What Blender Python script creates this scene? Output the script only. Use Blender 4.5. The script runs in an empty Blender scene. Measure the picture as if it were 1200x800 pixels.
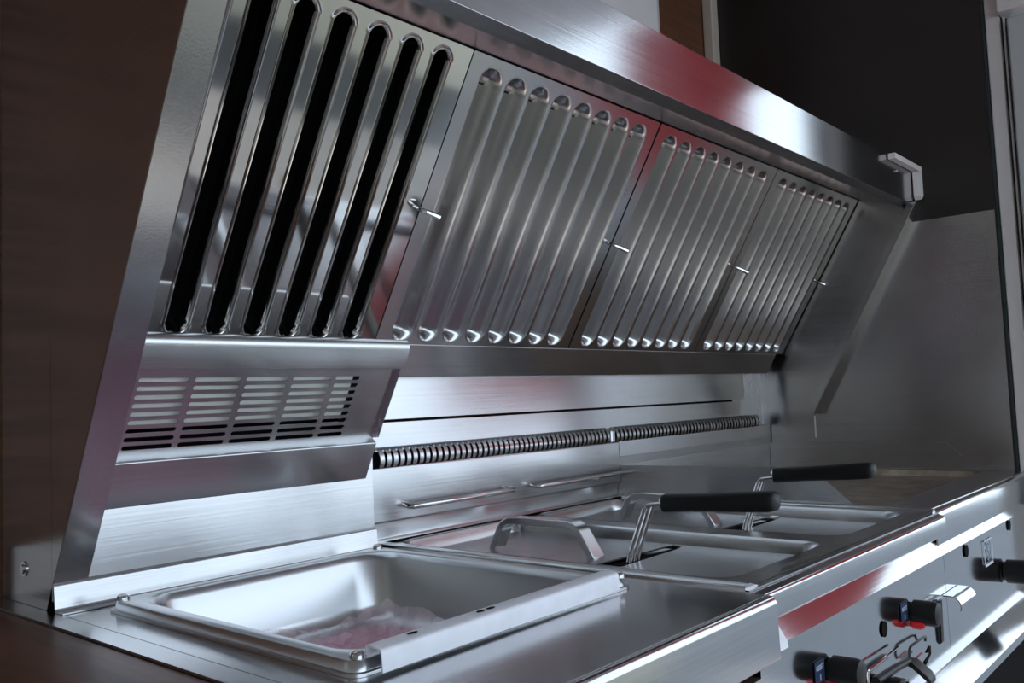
import bpy, bmesh, math, random
from mathutils import Matrix, Vector
random.seed(4)
SC = bpy.context.scene
COL = SC.collection
H = 1.085                      # eye height; z in this script is measured from the eye level

# ------------------------------------------------------------------ camera
cd = bpy.data.cameras.new('camera'); cam = bpy.data.objects.new('camera', cd); COL.objects.link(cam)
cd.sensor_width = 36; cd.sensor_fit = 'HORIZONTAL'; cd.lens = 1034.05 * 36 / 1200; cd.clip_start = .02
ya, pi_, ro = -0.85430058, 1.63681536, -0.04129666
cam.matrix_world = Matrix.Translation((0, 0, H)) @ Matrix.Rotation(ya, 4, 'Z') @ Matrix.Rotation(pi_, 4, 'X') @ Matrix.Rotation(ro, 4, 'Z')
SC.camera = cam

# ------------------------------------------------------------------ world, sun, exposure
w = bpy.data.worlds.new('sky'); SC.world = w; w.use_nodes = True
wn = w.node_tree
bg = wn.nodes['Background']; bg.inputs[0].default_value = (.72, .86, 1, 1); bg.inputs[1].default_value = 1.0
sun_d = bpy.data.lights.new('sun', 'SUN'); sun_d.energy = 4.0; sun_d.angle = .009; sun_d.color = (1, .95, .86)
sun = bpy.data.objects.new('sun', sun_d); COL.objects.link(sun)
sun.rotation_euler = Vector((-.12, .62, -.80)).to_track_quat('-Z', 'Y').to_euler()   # high sun in front of the serving hatch
SC.view_settings.view_transform = 'Standard'; SC.view_settings.look = 'None'
SC.cycles.sample_clamp_indirect = 4; SC.cycles.blur_glossy = .5
SC.view_settings.gamma = 1; SC.view_settings.exposure = 1.25; SC.view_settings.use_curve_mapping = False

# ------------------------------------------------------------------ materials
def new_mat(name):
    m = bpy.data.materials.new(name); m.use_nodes = True
    nt = m.node_tree; b = nt.nodes['Principled BSDF']
    return m, nt, b
def plain(name, col, rough=.5, metal=0, spec=.5, noise=0, nscale=30, bump=0):
    m, nt, b = new_mat(name)
    b.inputs['Base Color'].default_value = (*col, 1); b.inputs['Roughness'].default_value = rough
    b.inputs['Metallic'].default_value = metal; b.inputs['Specular IOR Level'].default_value = spec
    if noise or bump:
        tc = nt.nodes.new('ShaderNodeTexCoord'); n = nt.nodes.new('ShaderNodeTexNoise')
        n.inputs['Scale'].default_value = nscale; n.inputs['Detail'].default_value = 6
        nt.links.new(tc.outputs['Object'], n.inputs['Vector'])
        if noise:
            r = nt.nodes.new('ShaderNodeValToRGB')
            r.color_ramp.elements[0].position = .3; r.color_ramp.elements[1].position = .7
            r.color_ramp.elements[0].color = (*[c * (1 - noise) for c in col], 1)
            r.color_ramp.elements[1].color = (*[min(1, c * (1 + noise)) for c in col], 1)
            nt.links.new(n.outputs[0], r.inputs[0]); nt.links.new(r.outputs[0], b.inputs['Base Color'])
        if bump:
            bp = nt.nodes.new('ShaderNodeBump'); bp.inputs['Strength'].default_value = bump; bp.inputs['Distance'].default_value = .002
            nt.links.new(n.outputs[0], bp.inputs['Height']); nt.links.new(bp.outputs[0], b.inputs['Normal'])
    return m
def steel(name, axis=(1, 0, 0), col=(.60, .60, .61), rough=.26, aniso=.6, bump=.06, smear=.0, fine=500, stretch=5, det=7):
    m, nt, b = new_mat(name); L = nt.links.new; N = nt.nodes.new
    b.inputs['Metallic'].default_value = 1
    tc = N('ShaderNodeTexCoord'); mp = N('ShaderNodeMapping')
    mp.inputs['Scale'].default_value = [stretch if a else fine for a in axis]
    L(tc.outputs['Object'], mp.inputs['Vector'])
    n1 = N('ShaderNodeTexNoise'); n1.inputs['Scale'].default_value = 1; n1.inputs['Detail'].default_value = 3
    L(mp.outputs[0], n1.inputs['Vector'])
    n2 = N('ShaderNodeTexNoise'); n2.inputs['Scale'].default_value = 9; n2.inputs['Detail'].default_value = det; n2.inputs['Roughness'].default_value = .65
    L(tc.outputs['Object'], n2.inputs['Vector'])
    # smudges: roughness varies slowly and along the grain
    mr = N('ShaderNodeMapRange'); mr.inputs[3].default_value = max(.02, rough * .72); mr.inputs[4].default_value = rough * 1.3
    ad = N('ShaderNodeMath'); ad.operation = 'ADD'; L(n1.outputs[0], ad.inputs[0]); L(n2.outputs[0], ad.inputs[1])
    dv = N('ShaderNodeMath'); dv.operation = 'MULTIPLY'; dv.inputs[1].default_value = .5; L(ad.outputs[0], dv.inputs[0])
    L(dv.outputs[0], mr.inputs[0]); L(mr.outputs[0], b.inputs['Roughness'])
    rp = N('ShaderNodeValToRGB'); rp.color_ramp.elements[0].position = .25; rp.color_ramp.elements[1].position = .75
    rp.color_ramp.elements[0].color = (*[c * (.86 - smear) for c in col], 1); rp.color_ramp.elements[1].color = (*[min(1, c * 1.06) for c in col], 1)
    L(dv.outputs[0], rp.inputs[0]); L(rp.outputs[0], b.inputs['Base Color'])
    if aniso:
        b.inputs['Anisotropic'].default_value = aniso
        g = N('ShaderNodeNewGeometry'); cr = N('ShaderNodeVectorMath'); cr.operation = 'CROSS_PRODUCT'
        cr.inputs[1].default_value = axis; L(g.outputs['Normal'], cr.inputs[0]); L(cr.outputs[0], b.inputs['Tangent'])
    if bump:
        bp = N('ShaderNodeBump'); bp.inputs['Strength'].default_value = bump; bp.inputs['Distance'].default_value = .001
        L(n1.outputs[0], bp.inputs['Height']); L(bp.outputs[0], b.inputs['Normal'])
    return m
def wood(name, c0, c1, rough=.35, axis=1, sc=1.0, spec=.5):
    m, nt, b = new_mat(name); L = nt.links.new; N = nt.nodes.new
    tc = N('ShaderNodeTexCoord'); mp = N('ShaderNodeMapping')
    s = [60 * sc] * 3; s[axis] = 3 * sc; mp.inputs['Scale'].default_value = s
    L(tc.outputs['Object'], mp.inputs['Vector'])
    n = N('ShaderNodeTexNoise'); n.inputs['Scale'].default_value = 1; n.inputs['Detail'].default_value = 8; n.inputs['Roughness'].default_value = .65; n.inputs['Distortion'].default_value = .6
    L(mp.outputs[0], n.inputs['Vector'])
    r = N('ShaderNodeValToRGB'); r.color_ramp.elements[0].position = .32; r.color_ramp.elements[1].position = .68
    r.color_ramp.elements[0].color = (*c0, 1); r.color_ramp.elements[1].color = (*c1, 1)
    L(n.outputs[0], r.inputs[0]); L(r.outputs[0], b.inputs['Base Color'])
    b.inputs['Roughness'].default_value = rough; b.inputs['Specular IOR Level'].default_value = spec
    return m
M = {
    'st':     steel('brushed_steel', rough=.24),
    'st_top': steel('brushed_steel_top', rough=.17, aniso=.45, bump=.03),
    'st_y':   steel('brushed_steel_cross_grain', axis=(0, 1, 0), rough=.22, aniso=.5),
    'st_z':   steel('brushed_steel_upright_grain', axis=(0, 0, 1), rough=.26, aniso=.5),
    'st_wall': steel('satin_steel_wall', axis=(0, 1, 0), rough=.22, aniso=.75, col=(.60, .585, .60)),
    'st_cheek': steel('dark_brushed_steel', axis=(0, 1, 0), rough=.22, aniso=.2, col=(.5, .48, .47), smear=.1),
    'mirror': plain('polished_steel', (.62, .61, .60), .07, 1),
    'satin':  plain('satin_filter_steel', (.53, .53, .535), .21, 1),
    'panel':  steel('bright_control_panel_steel', rough=.10, aniso=.3, bump=.02, col=(.62, .62, .63)),
    'pan':    plain('bead_blasted_steel', (.60, .61, .63), .28, 1),
    'st_front': steel('smooth_steel_front', rough=.15, aniso=.45, bump=.03),
    'chrome': steel('bright_wire_steel', rough=.10, aniso=0, bump=0, col=(.68, .67, .67)),
    'oily':   plain('oily_brown_griddle_steel', (.30, .23, .165), .34, .7, noise=.5, nscale=25),
    'black':  plain('black_plastic', (.006, .006, .007), .45, spec=.3),
    'void':   plain('cavity_shade', (.004, .004, .004), .9, spec=.1),  # near-black stands in for shade in holes, recesses and below the rail
    'dark':   plain('dark_iron', (.03, .03, .032), .45, .4),
    'red':    plain('red_plastic', (.62, .012, .02), .30),
    'film':   plain('white_protective_film', (.80, .80, .86), .35, noise=.05, nscale=60),
    'white':  plain('white_lacquer', (.72, .68, .66), .35),
    'cream':  plain('cream_paint', (.62, .52, .43), .45),
    'greyw':  plain('grey_white_plastic', (.50, .50, .49), .4),
    'laminate': plain('black_brown_laminate', (.020, .015, .014), .42, noise=.15, nscale=8),
    'lamp':   plain('white_lamp_glass', (.80, .80, .72), .25),
    'redtape': plain('red_tape', (.60, .02, .02), .4),
    'label':  plain('navy_label', (.02, .04, .09), .4),
    'reflected_print': plain('blue_grey_print', (.10, .16, .22), .5),
    'ink':    plain('pale_print', (.55, .60, .68), .5),
    'paper':  plain('white_paper', (.80, .80, .84), .6),
    'counter': wood('walnut_worktop', (.055, .024, .015), (.17, .075, .045), .38, axis=1),
    'plank':  wood('brown_plywood', (.085, .030, .013), (.19, .075, .034), .5, axis=0),
    'endwall': wood('dark_walnut_panelling', (.045, .018, .011), (.085, .038, .023), .5, axis=1, sc=.5),
    'mat':    plain('dull_red_unseen_mat', (.30, .145, .135), .55, noise=.1, nscale=6),
    'floor':  plain('grey_floor_vinyl', (.075, .080, .088), .40, noise=.2, nscale=12),
    'frontwall': plain('cream_wall_panel', (.66, .62, .50), .45, noise=.05, nscale=5),
    'ceiling': plain('pale_ceiling_panel', (.62, .58, .60), .5),
    'ground': plain('grey_asphalt', (.035, .046, .062), .9, noise=.12, nscale=2),
    'redpaint': plain('red_painted_steel', (.72, .035, .045), .35),
    'rubber': plain('black_rubber_seal', (.02, .03, .03), .6),
}
m, nt, b = new_mat('clear_pink_film')
b.inputs['Base Color'].default_value = (.95, .72, .80, 1); b.inputs['Roughness'].default_value = .08; b.inputs['Alpha'].default_value = .38
M['pinkfilm'] = m
m, nt, b = new_mat('pink_film_sheet'); b.inputs['Base Color'].default_value = (.90, .42, .60, 1); b.inputs['Roughness'].default_value = .25
M['pinksheet'] = m

# ------------------------------------------------------------------ mesh helpers
ORG = {}
def thing(name, label, cat, loc=(0, 0, 0), group=None, kind=None):
    o = bpy.data.objects.new(name, None); COL.objects.link(o); o.empty_display_size = .05
    o.location = (loc[0], loc[1], loc[2] + H); o['label'] = label
    if kind: o['kind'] = kind
    else: o['category'] = cat
    if group: o['group'] = group
    ORG[o.name] = Vector(o.location)
    return o
def link(name, verts, faces, mat, parent=None, smooth=False, label=None, cat=None, group=None, kind=None, bevel=0, solid=0, mats=None, fmat=None, bseg=2, off=-1):
    """verts in scene coordinates (z from eye level)"""
    V = [Vector((v[0], v[1], v[2] + H)) for v in verts]
    if parent is not None: org = ORG[parent.name]
    else:
        lo = Vector([min(v[i] for v in V) for i in range(3)]); hi = Vector([max(v[i] for v in V) for i in range(3)])
        org = Vector(((lo.x + hi.x) / 2, (lo.y + hi.y) / 2, lo.z))
    me = bpy.data.meshes.new(name); me.from_pydata([v - org for v in V], [], faces)
    for mm in (mats or [mat]): me.materials.append(M[mm])
    if fmat: me.polygons.foreach_set('material_index', fmat)
    bm = bmesh.new(); bm.from_mesh(me)
    if mats is None: bmesh.ops.recalc_face_normals(bm, faces=bm.faces)
    bm.to_mesh(me); bm.free()
    o = bpy.data.objects.new(name, me); COL.objects.link(o)
    if smooth:
        me.polygons.foreach_set('use_smooth', [True] * len(me.polygons))
        me.set_sharp_from_angle(angle=math.radians(38 if smooth is True else smooth))
    if parent is not None: o.parent = parent; ORG[o.name] = org
    else: o.location = org; ORG[o.name] = org
    if solid:
        s = o.modifiers.new('solid', 'SOLIDIFY'); s.thickness = solid; s.offset = off
    if bevel:
        bv = o.modifiers.new('bevel', 'BEVEL'); bv.width = bevel; bv.segments = bseg; bv.limit_method = 'ANGLE'; bv.angle_limit = math.radians(35)
        if not smooth:
            me.polygons.foreach_set('use_smooth', [True] * len(me.polygons))
            bv.harden_normals = True
    if label: o['label'] = label
    if cat: o['category'] = cat
    if group: o['group'] = group
    if kind: o['kind'] = kind
    return o
BF = [(0, 3, 2, 1), (4, 5, 6, 7), (0, 1, 5, 4), (1, 2, 6, 5), (2, 3, 7, 6), (3, 0, 4, 7)]
def boxv(x0, x1, y0, y1, z0, z1): return [(x0, y0, z0), (x1, y0, z0), (x1, y1, z0), (x0, y1, z0), (x0, y0, z1), (x1, y0, z1), (x1, y1, z1), (x0, y1, z1)]
def box(name, x0, x1, y0, y1, z0, z1, mat, parent=None, **k): return link(name, boxv(x0, x1, y0, y1, z0, z1), BF, mat, parent, **k)
def boxes(name, L, mat, parent=None, **k):
    V, F = [], []
    for b in L:
        n = len(V); V += boxv(*b); F += [tuple(i + n for i in f) for f in BF]
    return link(name, V, F, mat, parent, **k)
def prism(poly, a0, a1, axis='x'):
    """closed polygon (2-D) extruded along axis; x: (y,z)  y: (x,z)  z: (x,y)"""
    def p(t, q): return {'x': (t, q[0], q[1]), 'y': (q[0], t, q[1]), 'z': (q[0], q[1], t)}[axis]
    n = len(poly); V = [p(a0, q) for q in poly] + [p(a1, q) for q in poly]
    F = [tuple(range(n)), tuple(range(2 * n - 1, n - 1, -1))] + [(i, (i + 1) % n, n + (i + 1) % n, n + i) for i in range(n)]
    return V, F
def sheet(poly, th):
    """open 2-D polyline given a thickness -> closed polygon"""
    L, Rr = [], []
    for i, q in enumerate(poly):
        a = Vector(poly[max(0, i - 1)]); b = Vector(poly[min(len(poly) - 1, i + 1)]); q = Vector(q)
        d1 = (q - a).normalized() if i else (b - q).normalized(); d2 = (b - q).normalized() if i < len(poly) - 1 else d1
        n1 = Vector((-d1.y, d1.x)); n2 = Vector((-d2.y, d2.x)); nn = (n1 + n2).normalized(); k = th / max(.35, nn.dot(n1))
        L.append(tuple(q)); Rr.append(tuple(q + nn * k))
    return L + Rr[::-1]
def arc(cx, cy, r, a0, a1, n=6): return [(cx + r * math.cos(math.radians(a0 + (a1 - a0) * i / n)), cy + r * math.sin(math.radians(a0 + (a1 - a0) * i / n))) for i in range(n + 1)]
def fillet(poly, rad, n=5, closed=True):
    out = []; N = len(poly)
    for i, q in enumerate(poly):
        r = rad[i] if isinstance(rad, (list, tuple)) else rad
        if r <= 0 or (not closed and i in (0, N - 1)): out.append(tuple(q)); continue
        a, b, q = Vector(poly[i - 1]), Vector(poly[(i + 1) % N]), Vector(q)
        da, db = (a - q).normalized(), (b - q).normalized(); ang = da.angle(db)
        t = min(r / math.tan(ang / 2), (a - q).length * .49, (b - q).length * .49); r2 = t * math.tan(ang / 2)
        c = q + (da + db).normalized() * (r2 / math.sin(ang / 2)); s = q + da * t - c; e = q + db * t - c
        th = s.angle_signed(e) if s.length and e.length else 0
        for j in range(n + 1):
            u = -th * j / n
            out.append((c.x + s.x * math.cos(u) - s.y * math.sin(u), c.y + s.x * math.sin(u) + s.y * math.cos(u)))
    return out
def rrect(x0, x1, y0, y1, r, n=6): return fillet([(x0, y0), (x1, y0), (x1, y1), (x0, y1)], r, n)
def tube(path, r, seg=8, cap=True):
    V, F = [], []; P = [Vector(p) for p in path]; up = None
    for i, p in enumerate(P):
        d = (P[min(i + 1, len(P) - 1)] - P[max(i - 1, 0)]).normalized()
        if up is None: up = d.orthogonal().normalized()
        up = (up - d * up.dot(d)).normalized(); s = d.cross(up)
        rr = r[i] if isinstance(r, (list, tuple)) else r
        for k in range(seg):
            a = 2 * math.pi * k / seg; V.append(tuple(p + up * math.cos(a) * rr + s * math.sin(a) * rr))
    for i in range(len(P) - 1):
        for k in range(seg):
            F.append((i * seg + k, i * seg + (k + 1) % seg, (i + 1) * seg + (k + 1) % seg, (i + 1) * seg + k))
    if cap: F += [tuple(range(seg - 1, -1, -1)), tuple((len(P) - 1) * seg + k for k in range(seg))]
    return V, F
def merge(*L):
    V, F = [], []
    for v, f in L:
        n = len(V); V += v; F += [tuple(i + n for i in q) for q in f]
    return V, F
def loft(rings, cap0=False, cap1=True):
    n = len(rings[0]); V = [p for r in rings for p in r]; F = []
    for i in range(len(rings) - 1):
        for k in range(n): F.append((i * n + k, i * n + (k + 1) % n, (i + 1) * n + (k + 1) % n, (i + 1) * n + k))
    if cap0: F.append(tuple(range(n - 1, -1, -1)))
    if cap1: F.append(tuple((len(rings) - 1) * n + k for k in range(n)))
    return V, F
def holed(outer, holes, place):
    """2-D plate with holes; place maps (u,v) -> xyz"""
    bm = bmesh.new(); E = []
    for loop in [outer] + holes:
        vs = [bm.verts.new((p[0], p[1], 0)) for p in loop]
        E += [bm.edges.new((vs[i], vs[(i + 1) % len(vs)])) for i in range(len(vs))]
    bmesh.ops.triangle_fill(bm, use_beauty=True, use_dissolve=False, edges=E)
    bm.verts.index_update(); V = [place(v.co.x, v.co.y) for v in bm.verts]; F = [tuple(v.index for v in f.verts) for f in bm.faces]
    bm.free(); return V, F
def ball(c, r, sz=1, n=10, m=6, half=False):
    V, F = [], []; 
    for i in range(m + 1):
        t = (math.pi / 2 if half else math.pi) * i / m
        for k in range(n):
            a = 2 * math.pi * k / n; V.append((c[0] + r * math.sin(t) * math.cos(a), c[1] + r * math.sin(t) * math.sin(a), c[2] + r * sz * math.cos(t)))
    for i in range(m):
        for k in range(n): F.append((i * n + k, i * n + (k + 1) % n, (i + 1) * n + (k + 1) % n, (i + 1) * n + k))
    return V, F
def text(name, s, size, mat, parent, origin, ux, uy, th=.0004, **k):
    cu = bpy.data.curves.new(name, 'FONT'); cu.body = s; cu.size = size; cu.align_x = 'CENTER'; cu.align_y = 'CENTER'; cu.extrude = th
    t = bpy.data.objects.new(name + '_tmp', cu); COL.objects.link(t)
    dg = bpy.context.evaluated_depsgraph_get(); me = t.evaluated_get(dg).to_mesh()
    ux, uy = Vector(ux).normalized(), Vector(uy).normalized(); un = ux.cross(uy)
    V = [tuple(Vector(origin) + ux * v.co.x + uy * v.co.y + un * v.co.z) for v in me.vertices]; F = [tuple(p.vertices) for p in me.polygons]
    t.evaluated_get(dg).to_mesh_clear(); bpy.data.objects.remove(t); bpy.data.curves.remove(cu)
    return link(name, V, F, mat, parent, **k)
def copy_tree(o, dx, label, name=None):
    c = o.copy(); COL.objects.link(c); c.location = o.location + Vector(dx); c['label'] = label
    for ch in o.children:
        d = ch.copy(); COL.objects.link(d); d.parent = c
        for g in ch.children:
            e = g.copy(); COL.objects.link(e); e.parent = d
    return c
KS = dict(kind='structure')

XE = 2.01                      # right wall
# ------------------------------------------------------------------ the setting
FY = -1.4
box('floor', -1.4, 3.2, FY, 1.09, -H - .04, -H, 'floor', label='dark grey vinyl floor of the truck', **KS)
box('wall_back', -1.4, 2.2, 1.04, 1.09, -H, 1.15, 'plank', label='brown plywood back wall above the hood', **KS)
box('wall_left', -1.45, -1.4, FY, 1.09, -H, 1.15, 'frontwall', label='cream end wall', **KS)
box('wall_right', XE, XE + .05, .421, 1.04, -H, 1.15, 'laminate', label='black brown laminate end wall', **KS)
box('ceiling', -1.45, 2.3, FY - .05, 1.09, 1.15, 1.19, 'ceiling', label='pale ceiling', **KS)
boxes('wall_front', [(-1.45, 3.2, FY - .05, FY, -H, -.48), (-1.45, -1.2, FY - .05, FY, -.48, 1.15), (-1.2, 3.2, FY - .05, FY, 1.0, 1.19)], 'frontwall', label='cream front wall with open serving hatch', **KS)
box('ground', -4, 15, -7.5, 4, -1.62, -1.55, 'ground', label='grey asphalt yard outside', **KS)
box('unseen_mat', -.4, 3.1, -.45, .33, -H, -H + .008, 'mat', label='unseen dull red mat along the counters, added for pink reflections', cat='mat')  # unseen; added for the pink reflected low in the filters

box('reflector_strip', -.52, .34, 1.0325, 1.0395, -.187, -.135, 'white', label='unseen pale strip behind the walnut counter, added for a bright reflection', cat='trim')  # unseen; added for the bright patch reflected low in the end cheek
box('reflector_board', -1.38, -.2, 1.032, 1.0395, -.9, 1.12, 'white', label='unseen pale board left of the hood, added to brighten the cladding', cat='wall panel')  # unseen; added so the right cladding has something pale to reflect
# door frame beyond the right wall
d = thing('door_1', 'white door frame at the end of the black wall', 'door', (2.05, .30, -H), kind='structure')
box('rubber_seal', 2.012, 2.03, .4155, .4205, -.9, 1.14, 'rubber', d)
box('frame_post', 2.015, 2.075, .388, .415, -.9, 1.14, 'white', d, bevel=.003)
box('frame_groove', 2.03, 2.075, .378, .388, -.9, .75, 'rubber', d)
box('frame_bead', 2.022, 2.07, .380, .3835, -.9, .75, 'white', d)
box('door_stile', 2.0, 2.07, .335, .372, -.9, .735, 'greyw', d, bevel=.004)
box('lintel', 1.985, 2.075, .20, .387, .745, .90, 'white', d, bevel=.004)
boxes('reflector_leaf', [(2.03, 2.06, -.20, .334, -.05, .36), (2.03, 2.06, -.20, .17, .36, 1.0), (2.03, 2.06, .17, .334, .742, 1.0)], 'redpaint', d)  # unseen red leaf, outline and window shaped for reflections in the steel

# ------------------------------------------------------------------ extractor hood
hood = thing('extractor_hood', 'long brushed steel extractor hood canopy over the fryers', 'hood', (1.2, .8, .04))
SL = .552
def cheek_y(z, c=.816): return c - SL * z
x0 = .352
# left end cheek (outer face seen on the left of the picture)
V, F = prism([(cheek_y(-.184), -.1845), (1.032, -.1845), (1.032, .75), (cheek_y(.75), .75)], x0, x0 + .0016)
lc = link('end_cheek', V, F, 'st_cheek', hood, label='dark brushed steel end cheek')
V, F = prism(sheet([(cheek_y(-.160), -.160), (cheek_y(.75), .75)], .0016), x0 + .0003, x0 + .033)
link('end_flange', V, F, 'st_y', hood, bevel=.0006)
# screw in the cheek
V, F = merge(tube([(x0 - .0012, .972, -.150), (x0 + .0005, .972, -.150)], .0075, 16), tube([(x0 - .003, .972, -.150), (x0 - .001, .972, -.150)], [.004, .0052], 12))
link('screw', V, F, 'chrome', lc, smooth=True)
# fascia and its rolled lip, soffit
prof = fillet([(.700, .4165), (.612, .394), (.594, .389), (.573, .383), (.572, .464), (.64, .470)], [0, .01, .01, .004, .004, 0], 4, closed=False)
V, F = prism(sheet([(.573, .383), (.5722, .4635), (.66, .4635)], -.0016), .3535, XE - .001); link('fascia', V, F, 'st_front', hood, bevel=.0012)
V, F = prism(sheet([(.573, .3835), (.598, .381), (.599, .392)], .0014), .3535, XE - .001); link('lip_return', V, F, 'st', hood, bevel=.0008)
V, F = prism(sheet([(.5992, .389), (.700, .4195)], .0014), .3535, XE - .001); link('soffit', V, F, 'st', hood)
box('canopy_top', .354, XE - .001, .66, 1.035, .462, .4635, 'st', hood)
V, F = prism(sheet([(.938, .098), (.752, .43)], -.0016), .36, XE - .001); link('back_sheet', V, F, 'dark', hood)
# filter channel / grease gutter under the filters
V, F = prism(fillet([(.8945, .0830), (.9215, .0380), (.9425, .0380), (.9425, .090)], [.002, .003, 0, 0], 3), .36, 1.972)
link('grease_gutter', V, F, 'st', hood)
# right end flange on the wall
def rf(z, c=.782): return c - .565 * z
V, F = prism(sheet([(rf(-.060), -.060), (rf(.385), .385)], .0016), 1.972, XE - .001); link('end_flange', V, F, 'st_y', hood, bevel=.0006)
V, F = prism(sheet([(rf(-.060) + .012, -.060), (rf(.385) + .012, .385)], .0016), 1.9715, 1.9735)
V, F = prism([(rf(-.060), -.060), (rf(-.06) + .016, -.060), (rf(.385) + .016, .385), (rf(.385), .385)], 1.9715, 1.973); link('flange_return', V, F, 'st_y', hood)

# wall cladding on the right wall
clad = link('wall_cladding', *prism([(.4225, -.50), (.975, -.50), (.975, .46), (.60, .46), (.60, .349), (.4225, .349)], XE - .0016, XE - .0001), 'st_wall',
            label='satin steel sheet cladding the lower right wall', cat='wall panel', solid=0)
# fold mark below the flange
box('sealant_bead', XE - .0028, XE - .0015, .826, .8285, -.115, -.066, 'greyw', clad)

# ------------------------------------------------------------------ baffle filters
TH = math.atan(.6); ct, stn = math.cos(TH), math.sin(TH)
def fpt(u, v, w, x_left):      # u along x, v up the slope, w towards the cook
    z0, y0 = .0825, .945 - .6 * .0825
    y = y0 - v * stn - w * ct; z = z0 + v * ct - w * stn
    return (x_left + u, y, z)
FL = (.4165 - .0825) / ct
def baffle(name, label, x_left, W, first, cen, hw, depth, mode, mat):
    root = thing(name, label, 'filter', fpt(W / 2, 0, 0, x_left), group='baffle filters in the hood')
    vt, vb = FL - .013, .006
    us = {0, W}
    for c in cen:
        for t in (-1.75, -1.6, 1.6, 1.75, -1.45, -1.3, -1.18, -1.08, -1.0, -.96, -.92, -.85, -.78, -.70, -.62, -.55, -.35, -.12, .12, .35, .55, .72, .85, .93, 1.0, 1.08, 1.18, 1.3, 1.45): us.add(round(c + t * hw, 5))
    us = sorted(u for u in us if 0 <= u <= W)
    vs = {0., FL}
    k = 0
    while k <= 2.15 * hw: 
        vs.add(round(vb + k - .8 * hw, 5)); vs.add(round(vt - k + .8 * hw, 5)); k += hw / 9
    for i in range(1, 8): vs.add(round(vb + 1.3 * hw + (vt - vb - 2.6 * hw) * i / 8, 5))
    vs = sorted(v for v in vs if 0 <= v <= FL)
    def hgt(u, v):
        c = min(cen, key=lambda c: abs(c - u)); du = u - c
        dv = 0
        if v < vb + hw: dv = vb + hw - v
        elif v > vt - hw: dv = v - vt + hw
        r = math.hypot(du, dv); s = r / hw
        if mode == 'slot':
            if s >= 1.45: return 0, 0
            if s >= 1.0:  return .0022 * math.sin(math.pi * (1.45 - s) / .45) if s > 1.08 else .0022 * math.sin(math.pi * .37 / .45) * (s - 1) / .08, 0
            if s >= .85: return -depth * .35 * (1 - s) / .15, 0
            return -depth * (.35 + .65 * min(1, (.85 - s) / .25)), (1 if s < .78 else 0)
        if s >= 1.0: return 0, 0
        # pressed groove with rounded shoulders, a little steeper on its left flank
        wl = hw * math.sqrt(max(1e-6, 1 - (dv / hw) ** 2)); tt = min(1, max(0, (du / wl + 1) / 2)) ** .64
        h = -depth * (.5 - .5 * math.cos(2 * math.pi * tt)) ** .85 * min(1, (1 - dv / hw) / .55 if dv > 0 else 1)
        # narrow drain openings at the two ends of each groove
        e = 0
        if v < vb + .75 * hw and -.62 * hw < du < -.15 * hw and v > vb + .20 * hw: e = 1
        if v > vt - 1.0 * hw and -.55 * hw < du < .0 * hw and v < vt - .22 * hw: e = 1
        return h - (.010 if e else 0), e
    nu = len(us); V = []; fm = []; hole = []
    for v in vs:
        for u in us:
            h, e = hgt(u, v); V.append(fpt(u, v, h + .001, x_left)); hole.append(e)
    F = []
    for j in range(len(vs) - 1):
        for i in range(nu - 1):
            a = j * nu + i; q = (a, a + 1, a + nu + 1, a + nu); F.append(q); fm.append(1 if sum(hole[k] for k in q) >= 3 else 0)
    link('baffle_face', V, F, mat, root, smooth=42, mats=[mat, 'void'], fmat=fm)
    # folded side frames
    for s, (a, b) in enumerate(((.0003, .0022), (W - .0022, W - .0003))):
        p = [fpt(a, 0, .0008, x_left), fpt(b, 0, .0008, x_left), fpt(b, FL, .0008, x_left), fpt(a, FL, .0008, x_left),
             fpt(a, 0, -.02, x_left), fpt(b, 0, -.02, x_left), fpt(b, FL, -.02, x_left), fpt(a, FL, -.02, x_left)]
        link('side_frame', p, BF, mat, root)
    # pull pin
    c = fpt(W + .004 if first else W - .004, .19, 0, x_left)
    n = Vector((0, -ct, -stn))
    a = Vector(fpt(W - .012, .19, .001, x_left)); P = [a, a + n * .010 + Vector((.002, 0, 0)), a + n * .020 + Vector((.010, 0, 0)), a + n * .026 + Vector((.024, 0, -.002))]
    link('pull_pin', *tube([tuple(q) for q in P], [.0028, .0026, .0032, .0042], 8), 'chrome', root, smooth=True)
    return root
W = .4145; cen = [.043 + .0468 * k for k in range(8)]
baffle('baffle_filter', 'mirror polished baffle filter with deep dark slots above the light box', .3555, .395, True, [.0235 + .0468 * k for k in range(8)], .0118, .030, 'slot', 'mirror')
f2 = baffle('baffle_filter', 'satin baffle filter directly right of the mirror polished filter', .7525, W, False, cen, .0208, .0190, 'chan', 'satin')
text('embossed_mark', 'KELLER', .012, 'satin', f2, fpt(.401, .285, .0012, .7525), (0, -stn, ct), (-1, 0, 0), .0004)
copy_tree(f2, (.4185, 0, 0), 'satin baffle filter third from the left in the hood')
copy_tree(f2, (.8360, 0, 0), 'rightmost satin baffle filter beside the right end wall')

# ------------------------------------------------------------------ hood light box
lb = thing('hood_light', 'steel hood light box with slotted grille on the left', 'light', (.56, .86, -.093))
def ly(z, c=.850): return c - SL * z
xa, xb = .368, .741
prof = fillet([(.89, .0805), (ly(.0805) + .002, .0805), (ly(.045), .0445), (.89, .0445)], [0, .010, .001, 0], 6)
link('brow', *prism(prof, xa, xb), 'st', lb, smooth=30)
prof = fillet([(.9005, -.040), (ly(-.040) + .014, -.040), (ly(-.046), -.047), (ly(-.093) - .002, -.093), (.9005, -.093)], [0, .002, .002, .012, 0], 5)
link('lower_lip', *prism(prof, xa, xb - .006), 'st', lb, smooth=30)
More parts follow.
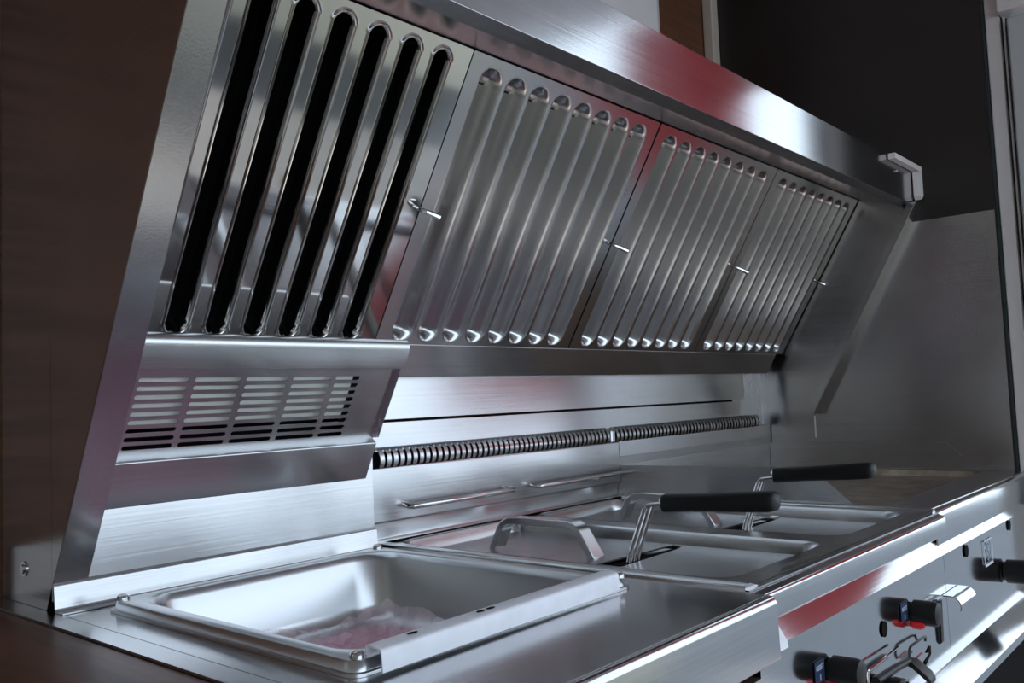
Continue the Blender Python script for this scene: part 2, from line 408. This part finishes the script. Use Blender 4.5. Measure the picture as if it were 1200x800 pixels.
# grille: 9 rows x 5 columns of slots in a slightly recessed plate
ga, gb = (ly(.045) + .010, .0455), (ly(-.04) + .013, -.041)
GL = math.hypot(ga[0] - gb[0], ga[1] - gb[1])
def gp(u, v):
    t = v / GL; return (u, gb[0] + (ga[0] - gb[0]) * t, gb[1] + (ga[1] - gb[1]) * t)
holes = []
for r_ in range(9):
    for c_ in range(5):
        u0 = .409 + c_ * .0595; v0 = .0075 + r_ * .0096
        u1 = u0 + (.053 if c_ < 4 else .036)
        holes.append(rrect(u0, u1, v0, v0 + .0052, .0025, 3))
link('grille', *holed([(xa, 0), (xb - .004, 0), (xb - .004, GL), (xa, GL)], holes, gp), 'st', lb, solid=.0012, off=0, label='slotted steel grille plate')
link('back_box', *prism([(.896, .043), (.899, .043), (.899, -.039), (.896, -.039)], xa, xb - .004), 'void', lb)
link('end_plate', *prism([(ly(.045) + .002, .0445), (.8985, .0445), (.8985, -.0405), (ly(-.04) + .003, -.0405)], xb - .0042, xb - .003), 'st_z', lb)
def goff(v, d): p = gp(0, v); return (p[1] + d * .853, p[2] + d * .522)
link('lamp_diffuser', *prism(fillet([goff(.0265, .007), goff(.089, .007), goff(.087, .020), goff(.0285, .016)], .004, 3), xa + .02, xb - .062), 'lamp', lb, smooth=30, label='white lamp diffuser behind the grille')
link('lamp_cap', *prism([goff(.024, .006), goff(.091, .006), goff(.089, .022), goff(.028, .017)], xb - .062, xb - .046), 'dark', lb)
link('lamp_holder', *prism([goff(.03, .008), goff(.085, .008), goff(.083, .020), goff(.034, .016)], xb - .034, xb - .020), 'lamp', lb)

# ------------------------------------------------------------------ steel splashback behind the cooking line
def wallpanel(name, label, x0, x1, y, z0, z1, th=.0016, mat='st', **k):
    return box(name, x0, x1, y, y + th, z0, z1, mat, label=label, cat='wall panel', bevel=.0006, **k)
wallpanel('splashback_panel', 'wide upper steel splashback panel just below the hood gutter', .742, 1.893, .9432, -.0205, .120)
wallpanel('splashback_panel', 'steel splashback strip between the dark seam and the flue slots', .742, 1.878, .9480, -.075, -.0240)
wallpanel('splashback_panel', 'narrow stained steel corner panel beside the right wall', 1.86, XE - .0018, .956, -.19, .120, mat='st_z')
wallpanel('splashback_panel', 'pale blue reflecting steel panel below the light box', .352, .751, .9035, -.175, .0800)

# ------------------------------------------------------------------ neutral unit with drop-in pan
u = thing('worktop_unit', 'steel worktop unit with drop-in pan at the left', 'worktop', (.55, .63, -.5))
# top plate with pan cut-out
link('top_plate', *holed([(x0 + .001, .366), (.757, .366), (.757, .9), (x0 + .001, .9)], [rrect(.392, .706, .500, .85, .03, 4)], lambda a, b: (a, b, -.185)), 'st_top', u, solid=.0015)
prof = sheet(fillet([(.372, -.185), (.3575, -.1852), (.3565, -.241), (.375, -.241)], [0, .009, .002, 0], 8, closed=False), .0014)
link('front_edge', *prism(prof, x0, .757), 'st_front', u, smooth=30)
V, F = prism(fillet([(.3575, -.186), (.40, -.186), (.40, -.241), (.3575, -.241)], [.008, 0, 0, .004], 4), .7555, .757)
link('end_cap', V, F, 'st_y', u)
prof = sheet(fillet([(.88, -.1845), (.899, -.1845), (.901, -.1605), (.9035, -.158)], [0, .004, .002, 0], 4, closed=False), .0012)
link('upstand', *prism(prof, x0, .751), 'st', u, smooth=30)
box('carcass', x0 + .002, .755, .375, .90, -1.08, -.26, 'st', u)
box('edge_trim', .3305, .3518, .30, 1.031, -.1885, -.1848, 'st_y', label='thin brushed steel edging between wood counter and worktop', cat='trim')
box('wood_counter', -.55, .330, .30, 1.035, -.228, -.187, 'counter', label='walnut wood counter in the bottom left corner', cat='counter', bevel=.002)
box('counter_carcass', -.50, .325, .34, 1.03, -H, -.2285, 'endwall', label='dark cabinet under the walnut counter', cat='cabinet')

# the pan
pan = thing('gastronorm_pan', 'deep brushed steel pan dropped into the worktop', 'pan', (.55, .67, -.26))
def ring(x0_, x1_, y0_, y1_, r, z): return [(p[0], p[1], z) for p in rrect(x0_, x1_, y0_, y1_, r, 6)]
X0, X1, Y0, Y1 = .384, .724, .488, .862
rg = [ring(X0, X1, Y0, Y1, .012, -.1848), ring(X0, X1, Y0, Y1, .012, -.1825), ring(X0 + .003, X1 - .003, Y0 + .003, Y1 - .003, .012, -.1822),
      ring(X0 + .004, X1 - .004, Y0 + .004, Y1 - .004, .014, -.1755), ring(X0 + .006, X1 - .006, Y0 + .006, Y1 - .006, .014, -.1742),
      ring(X0 + .017, X1 - .017, Y0 + .017, Y1 - .017, .034, -.1742), ring(X0 + .021, X1 - .021, Y0 + .021, Y1 - .021, .036, -.1765),
      ring(X0 + .024, X1 - .024, Y0 + .024, Y1 - .024, .038, -.183), ring(X0 + .032, X1 - .032, Y0 + .032, Y1 - .032, .036, -.232),
      ring(X0 + .036, X1 - .036, Y0 + .036, Y1 - .036, .034, -.244), ring(X0 + .048, X1 - .048, Y0 + .048, Y1 - .048, .028, -.249)]
body = link('pan_body', *loft(rg), 'pan', pan, smooth=50)
for sx, sy in ((.395, .85), (.397, .500), (.711, .852), (.713, .497)):
    link('screw', *merge(tube([(sx, sy, -.1745), (sx, sy, -.1722)], .0062, 12), ball((sx, sy, -.1722), .0058, .55, 12, 4, True)), 'chrome', pan, smooth=True)
# crumpled pink protective film on the pan floor
V, F = [], []; nx, ny = 22, 22
for j in range(ny + 1):
    for i in range(nx + 1):
        a, b_ = i / nx, j / ny; e = max(abs(a - .5), abs(b_ - .5)) * 2
        V.append((.432 + .245 * a, .535 + .262 * b_, -.2462 + random.random() * .005 + max(0, e - .70) * (.035 + .02 * math.sin(9 * a + 5 * b_) + .018 * random.random())))
for j in range(ny):
    for i in range(nx):
        q = j * (nx + 1) + i; F.append((q, q + 1, q + nx + 2, q + nx + 1))
link('plastic_film', V, F, 'pinkfilm', label='crumpled clear pink plastic film inside the pan', cat='plastic film')
link('film_sheet', *loft([ring(.44, .67, .545, .80, .02, -.2484), ring(.44, .67, .545, .80, .02, -.2478)], True), 'pinksheet', label='flat pink film sheet on the pan floor', cat='plastic film')
# film-covered channel lying on the front rim
bar = thing('channel_rail', 'folded rail in white protective film lying on the pan rim', 'rail', (.56, .487, -.174))
def barp(t, a, h):             # t along, a across, h up
    A, B = Vector((.399, .488, -.1740)), Vector((.697, .497, -.1740)); d = (B - A).normalized(); n = Vector((-d.y, d.x, 0))
    q = A + (B - A) * t + n * a; return (q.x, q.y, q.z + h)
pr = sheet(fillet([(-.0115, -.008), (-.0105, .0075), (.006, .0095), (.007, .002)], [0, .003, .003, 0], 4, closed=False), -.0013)
n = len(pr); V = [barp(0, *q) for q in pr] + [barp(1, *q) for q in pr]
F = [tuple(range(n)), tuple(range(2 * n - 1, n - 1, -1))] + [(i, (i + 1) % n, n + (i + 1) % n, n + i) for i in range(n)]
link('channel', V, F, 'film', bar, smooth=30)
for t in (.38, .42, .13):
    c = barp(t, -.001, .0090); link('rivet_hole', [(c[0] + .004 * math.cos(a) * 1.2, c[1] + .0022 * math.sin(a), c[2] + dz) for dz in (0, .0003) for a in [2 * math.pi * k / 10 for k in range(10)]],
         [tuple(range(9, -1, -1)), tuple(range(10, 20))] + [(k, (k + 1) % 10, 10 + (k + 1) % 10, 10 + k) for k in range(10)], 'void', bar)

# ------------------------------------------------------------------ double fryer
fr = thing('double_fryer', 'steel countertop double fryer with two lidded tanks', 'fryer', (1.06, .66, -.5))
FX0, FX1 = .766, 1.362
R1, R2 = (.800, 1.046), (1.092, 1.338)
link('top_frame', *holed([(FX0, .388), (FX1, .388), (FX1, .946), (FX0, .946)], [rrect(*R1, .425, .925, .03, 6), rrect(*R2, .425, .925, .03, 6)], lambda a, b: (a, b, -.1855)), 'st_top', fr, solid=.0015)
for k, Rr in enumerate((R1, R2)):
    rg = [ring(*Rr, .425, .925, .03, -.1853), ring(Rr[0] + .003, Rr[1] - .003, .428, .922, .028, -.1885), ring(Rr[0] + .006, Rr[1] - .006, .431, .919, .027, -.2085), ring(Rr[0] + .012, Rr[1] - .012, .437, .913, .024, -.212)]
    link('tank_basin', *loft(rg), 'st_y', fr, smooth=50)
# raised side ridges and front nosing
prof = fillet([(.764, -.190), (.766, -.182), (.776, -.1805), (.792, -.1852), (.792, -.190)], [0, .004, .004, .001, 0], 4)
link('side_ridge', *prism(prof, .392, .944, 'y'), 'st_y', fr, smooth=30)
prof = fillet([(1.345, -.190), (1.347, -.1815), (1.357, -.1805), (1.3625, -.1852), (1.3625, -.190)], [0, .003, .003, .001, 0], 4)
link('side_ridge', *prism(prof, .392, .944, 'y'), 'st_y', fr, smooth=30)
prof = sheet(fillet([(.412, -.1852), (.396, -.1845), (.3795, -.192), (.3785, -.217), (.40, -.217)], [0, .004, .004, .002, 0], 5, closed=False), .0014)
link('front_nosing', *prism(prof, FX0, FX1), 'st_front', fr, smooth=30)
# rear: gutter, sloped ledge, flue front
prof = sheet([(.925, -.183), (.946, -.1835), (.9435, -.160), (.938, -.157), (.938, -.088), (.9385, -.086)], .0012)
link('flue_front', *prism(fillet(prof, .0012, 2), .772, 1.364), 'st', fr, smooth=30)
box('flue_recess', .786, 1.362, .946, .9468, -.086, -.064, 'void', fr)
# flue bars: curved ribs between the slots
def louvre(x):
    pts = arc(.953, -.0745, .0165, 112, 232, 8); pr = sheet([(p[0], p[1]) for p in pts], -.0016)
    return prism(pr, x - .0037, x + .0037)
V, F = louvre(.795); lv0 = link('louvre_bar', V, F, 'st', fr, smooth=40)
nb = 45
for k in range(1, nb):
    c = lv0.copy(); COL.objects.link(c); c.location.x += .0122 * k
box('louvre_end', 1.337, 1.352, .933, .947, -.087, -.062, 'st', fr, bevel=.004)
gd = None
# basket hanger rods
for a, b_ in ((.822, 1.062), (1.098, 1.388)):
    P = [(a + .012, .939, -.139), (a + .010, .926, -.1405), (a + .014, .921, -.141), (a + .022, .920, -.141), (b_ - .03, .9195, -.1405), (b_ - .016, .921, -.140), (b_ - .012, .926, -.1395), (b_ - .014, .939, -.138)]
    link('hanger_rod', *tube(P, .0042, 10), 'chrome', fr, smooth=True)

# lids with strap handles
def lid(label, Rr, hx, sx0, sx1):
    t = thing('fryer_cover', label, 'lid', ((Rr[0] + Rr[1]) / 2, .675, -.2035), group='fryer tank lids')
    slot = fillet([(sx0, .604), (sx1 - .02, .608), (sx1, .615), (sx1, .630), (sx0, .640)], .003, 2)
    link('lid_plate', *holed(rrect(Rr[0] + .010, Rr[1] - .010, .442, .905, .02, 4), [slot], lambda a, b: (a, b, -.2012)), 'st_y', t, solid=.0018)
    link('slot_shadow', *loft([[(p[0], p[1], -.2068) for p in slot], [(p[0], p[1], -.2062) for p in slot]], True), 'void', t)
    pr = sheet(fillet([(.838, -.2008), (.815, -.158), (.690, -.1565), (.660, -.2008)], [0, .03, .03, 0], 8, closed=False), .009)
    link('handle', *prism(pr, hx, hx + .024), 'st_y', t, smooth=30, bevel=.0012)
    return t
lid('near steel fryer lid with strap handle, beside the pan', R1, .896, .872, 1.030)
lid('far steel fryer lid with strap handle, beside the griddle', R2, 1.205, 1.180, 1.330)

# baskets: only wires and grip rise through the slots
def basket(label, x, yb, zt, y0, y1, z0, z1):
    t = thing('fryer_basket', label, 'basket', (x, yb, -.205), group='fryer baskets')
    for k in (-1, 0, 1):
        link('wire', *tube([(x + k * .0105, yb + .004, -.2055), (x + k * .0105, yb, -.19), (x + k * .0105, yb - .002, -.185), (x + k * .0095, y0 + .022, zt - .004), (x + k * .008, y0 + .018, zt), (x + k * .003, y0 - .01, zt + .004)], .0023, 8), 'chrome', t, smooth=True)
    link('ferrule', *tube([(x, y0 + .004, z0), (x, y0 - .004, z0)], .0062, 12), 'chrome', t, smooth=True)
    rgs = []
    for s, wd, hg in ((0, .0085, .0095), (.02, .0095, .0105), (.35, .0095, .0100), (.75, .0105, .0110), (.94, .0115, .0110), (.985, .0105, .0098), (1, .0085, .0075)):
        yy = y0 + (y1 - y0) * s; zz = z0 + (z1 - z0) * s
        rgs.append([(x + p[0], yy, zz + p[1]) for p in rrect(-wd, wd, -hg, hg, .0055, 4)])
    g = link('grip', *loft(rgs, True, True), 'black', t, smooth=50, label='black plastic grip')
    link('grip_seam', *tube([(x + .0101, y0 - .02, z0), (x + .0105, y1 + .02, z1)], .0009, 6), 'dark', g)
    return t
basket('near fryer basket with black grip beside the strap handle of the near lid', .905, .606, -.131, .561, .420, -.1285, -.1205)
basket('far fryer basket with black grip in front of the griddle guard', 1.20, .603, -.128, .558, .418, -.1225, -.1125)

# ------------------------------------------------------------------ griddle
gr = thing('griddle', 'steel griddle with brown oily plate beside the right wall', 'griddle', (1.68, .67, -.5))
GX0, GX1 = 1.365, 2.004
link('top_frame', *holed([(GX0, .405), (GX1, .405), (GX1, .954), (GX0, .954)], [[(1.395, .475), (1.985, .475), (1.985, .94), (1.395, .94)]], lambda a, b: (a, b, -.1845)), 'st_top', gr, solid=.0015)
link('cooking_plate', *loft([[(1.395, .475, -.1846), (1.985, .475, -.1846), (1.985, .94, -.1846), (1.395, .94, -.1846)], [(1.402, .482, -.196), (1.978, .482, -.196), (1.978, .935, -.196), (1.402, .935, -.196)]]), 'oily', gr, label='oily brown cooking plate')
prof = sheet(fillet([(.430, -.1842), (.412, -.1838), (.397, -.1885), (.394, -.194), (.393, -.236), (.41, -.236)], [0, .005, .006, .004, .002, 0], 5, closed=False), .0014)
link('front_nosing', *prism(prof, GX0, GX1), 'st_front', gr, smooth=30)
box('weld_tab', 1.3635, 1.369, .3915, .395, -.232, -.19, 'chrome', gr, bevel=.001)
link('side_guard', *prism([(.950, -.186), (.950, -.128), (.572, -.128), (.505, -.186)], GX0, GX0 + .0016), 'st_y', gr, label='left splash guard')
link('side_guard', *prism([(.952, -.186), (.952, -.126), (.548, -.126), (.487, -.186)], XE - .0048, XE - .0030), 'st_y', gr, label='right splash guard on the wall')
box('back_guard', GX0 + .002, XE - .006, .9415, .943, -.186, -.128, 'st', gr)
prof = sheet([(.9395, -.128), (.9388, -.1125), (.9383, -.112), (.9383, -.085)], .0012)
link('flue_front', *prism(prof, 1.366, XE - .0055), 'st', gr)
box('flue_recess', 1.3645, 1.952, .946, .9468, -.086, -.064, 'void', gr)
c0 = None
for k in range(44):
    c = lv0.copy(); c.parent = gr; COL.objects.link(c)
    c.location = Vector((1.362 + .0136 * k - .795, 0, 0)) + ORG[fr.name] - ORG[gr.name]

# ------------------------------------------------------------------ control panel below the fryer and griddle
cp = thing('control_panel', 'bright steel control panel below the fryer nosing', 'control panel', (1.4, .39, -.42))
for a, b_ in ((.775, 1.362), (1.363, 1.985)):
    pr = sheet([(.403, -.2175), (.386, -.2465), (.385, -.3925)], .0014)
    link('front_sheet', *prism(pr, a, b_), 'panel', cp, smooth=15)
link('bottom_rail', *prism(sheet([(.385, -.3925), (.350, -.410), (.350, -.422)], .0014), .775, 1.99), 'panel', cp, smooth=15)
link('lower_body', *prism([(.398, -.41), (.90, -.41), (.90, -1.08), (.398, -1.08)], .79, 1.98), 'void', cp)  # body coloured near-black for the shade under the rail
for hx, hz in ((1.101, -.293), (1.475, -.258), (1.755, -.256)):
    link('panel_hole', *tube([(hx, .3838, hz), (hx, .3846, hz)], .0095, 20), 'void', cp)
def knob(x, z, reset=True, r=.0155, ln=.033):
    kb = link('knob', *tube([(x, .3845, z), (x, .381, z), (x, .3805, z), (x, .3845 - ln * .85, z), (x, .3845 - ln, z), (x, .3845 - ln - .0015, z)], [r * .8, r * .8, r, r * 1.02, r * .93, r * .6], 24), 'black', cp, smooth=35, label='black thermostat knob')
    if reset:
        link('reset_button', *tube([(x - .010, .3845, z - .0135), (x - .010, .381, z - .0135), (x - .010, .380, z - .0135), (x - .010, .370, z - .0135), (x - .010, .366, z - .0135)], [.0035, .0035, .0058, .0055, .0035], 14), 'red', kb, smooth=True, label='red reset button')
        box('reset_label', x - .040, x - .016, .3838, .3844, z - .006, z + .016, 'label', kb)
        text('reset_text', 'RESET', .0072, 'ink', kb, (x - .028, .3836, z + .009), (1, 0, 0), (0, 0, 1), .0002)
        box('reset_arrow', x - .0288, x - .0272, .3834, .3837, z - .004, z + .002, 'ink', kb)
knob(.932, -.298); knob(1.203, -.293); knob(1.70, -.326, False, .020, .046)
# curved drain shield
pr = sheet([(.3845, -.300)] + arc(.3745, -.3125, .0125, 88, 205, 9), -.0014)
link('drain_shield', *prism(pr, 1.340, 1.418), 'panel', cp, smooth=40, label='curved steel drain shield')
link('shield_strip', *prism([(.3845, -.301), (.3805, -.301), (.3815, -.357), (.3845, -.360)], 1.312, 1.322), 'black', cp)
# tap lever and bent wire brackets
def quad(c, wx, hz): return [(c[0] - wx, c[1], c[2] - hz), (c[0] + wx, c[1], c[2] - hz), (c[0] + wx, c[1], c[2] + hz), (c[0] - wx, c[1], c[2] + hz)]
link('drain_lever', *loft([quad((1.135, .374, -.3365), .008, .003), quad((1.138, .364, -.339), .012, .0035), quad((1.142, .349, -.353), .0125, .0035), quad((1.143, .345, -.358), .010, .0025)], True, True), 'black', cp, bevel=.001, label='black drain tap lever')
link('lever_stem', *tube([(1.035, .375, -.336), (1.09, .372, -.335), (1.135, .370, -.337)], [.0055, .005, .0045], 10), 'black', cp, smooth=True)
link('lever_nut', *tube([(1.088, .372, -.352), (1.088, .358, -.352)], [.0095, .0095], 6), 'chrome', cp)
link('nut_bore', *tube([(1.088, .359, -.352), (1.088, .3572, -.352)], [.0055, .0055], 12), 'void', cp)
link('valve_body', *tube([(1.062, .3845, -.349), (1.062, .355, -.349)], .012, 14), 'black', cp, smooth=True)
link('wire_bracket', *tube([(1.016, .376, -.352), (1.0155, .376, -.324), (1.0165, .376, -.3215), (1.020, .376, -.320), (1.075, .377, -.3195), (1.130, .379, -.3195)], .0014, 8), 'chrome', cp, smooth=True)
link('wire_bracket', *tube([(1.164, .377, -.344), (1.160, .377, -.338), (1.162, .377, -.331), (1.168, .377, -.328), (1.222, .378, -.329), (1.234, .379, -.331), (1.236, .380, -.337)], .0017, 8), 'dark', cp, smooth=True)
link('lever_tab', *prism([(1.172, -.3455), (1.205, -.3440), (1.228, -.3500), (1.195, -.3560)], .374, .377, 'y'), 'chrome', cp)
link('panel_slot', *prism([(1.243, -.372), (1.243, -.360), (1.270, -.351), (1.270, -.362)], .3838, .3846, 'y'), 'void', cp)
# little paper tag at the left end of the sloped strip
link('paper_tag', *prism([(.4015, -.2185), (.3852, -.2462), (.3842, -.252), (.3848, -.2524), (.3857, -.2468), (.402, -.2189)], .800, .834), 'paper', label='small white paper tag at the end of the sloped strip beside the worktop', cat='tag')
# reflection of a number sign, built as flat print on the griddle panel
stk = thing('reflected_sign', 'pale reflected number sign on the griddle control panel, built as flat print', 'reflected_print', (1.63, .384, -.300))
boxes('reflected_frame', [(1.575, 1.577, .3838, .3844, -.300, -.258), (1.625, 1.627, .3838, .3844, -.300, -.258), (1.575, 1.627, .3838, .3844, -.260, -.258), (1.575, 1.627, .3838, .3844, -.300, -.296)], 'ink', stk)
text('reflected_number', '5.', .040, 'reflected_print', stk, (1.601, .3834, -.279), (1, 0, 0), (0, 0, 1), .0002)
# bracket below the rail
bk = thing('shelf_bracket', 'small steel bracket with screw in the dark below the rail', 'bracket', (1.45, .37, -.50))
box('plate', 1.36, 1.468, .392, .395, -.475, -.432, 'dark', bk); box('edge', 1.466, 1.470, .375, .395, -.50, -.430, 'chrome', bk)
link('screw', *tube([(1.482, .391, -.462), (1.482, .384, -.462)], .003, 10), 'chrome', bk, smooth=True)

# ------------------------------------------------------------------ things above the hood
cb = thing('corner_trunking', 'white angled trunking cap on the hood corner by the black wall', 'trunking', (1.95, .56, .40))
box('long_leg', 1.835, XE - .001, .556, .5705, .4535, .465, 'white', cb, bevel=.001)
link('short_leg', *prism([(1.988, .400), (1.995, .392), (XE - .001, .402), (XE - .001, .4530), (1.988, .4530)], .556, .5705, 'y'), 'white', cb, bevel=.001)
link('fascia_screw', *ball((1.885, .5705, .438), .0022, 1, 8, 6), 'white', label='tiny bright screw head on the hood fascia end', cat='screw')
link('corner_post', *prism(fillet([(1.975, 1.039), (1.975, 1.012), (2.009, 1.012), (2.009, 1.039)], .004, 3), .47, 1.149, 'z'), 'cream', label='cream painted corner post above the hood', cat='post')
wb = thing('extractor_duct', 'white painted duct box standing on the hood canopy', 'duct', (1.5, .98, .4635))
box('duct_body', 1.10, 1.578, .93, 1.035, .4640, 1.14, 'white', wb, bevel=.006)
box('duct_edge', 1.579, 1.592, .935, 1.035, .4640, 1.14, 'greyw', wb, bevel=.003)
link('red_tape', *prism([(1.55, .79), (1.80, .79), (1.80, .835), (1.74, .845), (1.66, .870), (1.55, .870)], 1.034, 1.0395, 'y'), 'redtape', label='strip of red tape behind the hood edge', cat='tape')

# ------------------------------------------------------------------ outside, seen only in the reflections
hd = thing('hatch_flap', 'raised white serving hatch flap outside the truck', 'hatch', (1, -1.9, 1.2))
link('flap_panel', *prism(sheet([(FY - .06, 1.19), (FY - 1.1, 1.75)], .03), -1.0, 3.2), 'white', hd)
for x in (-.9, 3.1): link('gas_strut', *tube([(x, FY - .07, .6), (x, FY - .75, 1.52)], .014, 8), 'chrome', hd)
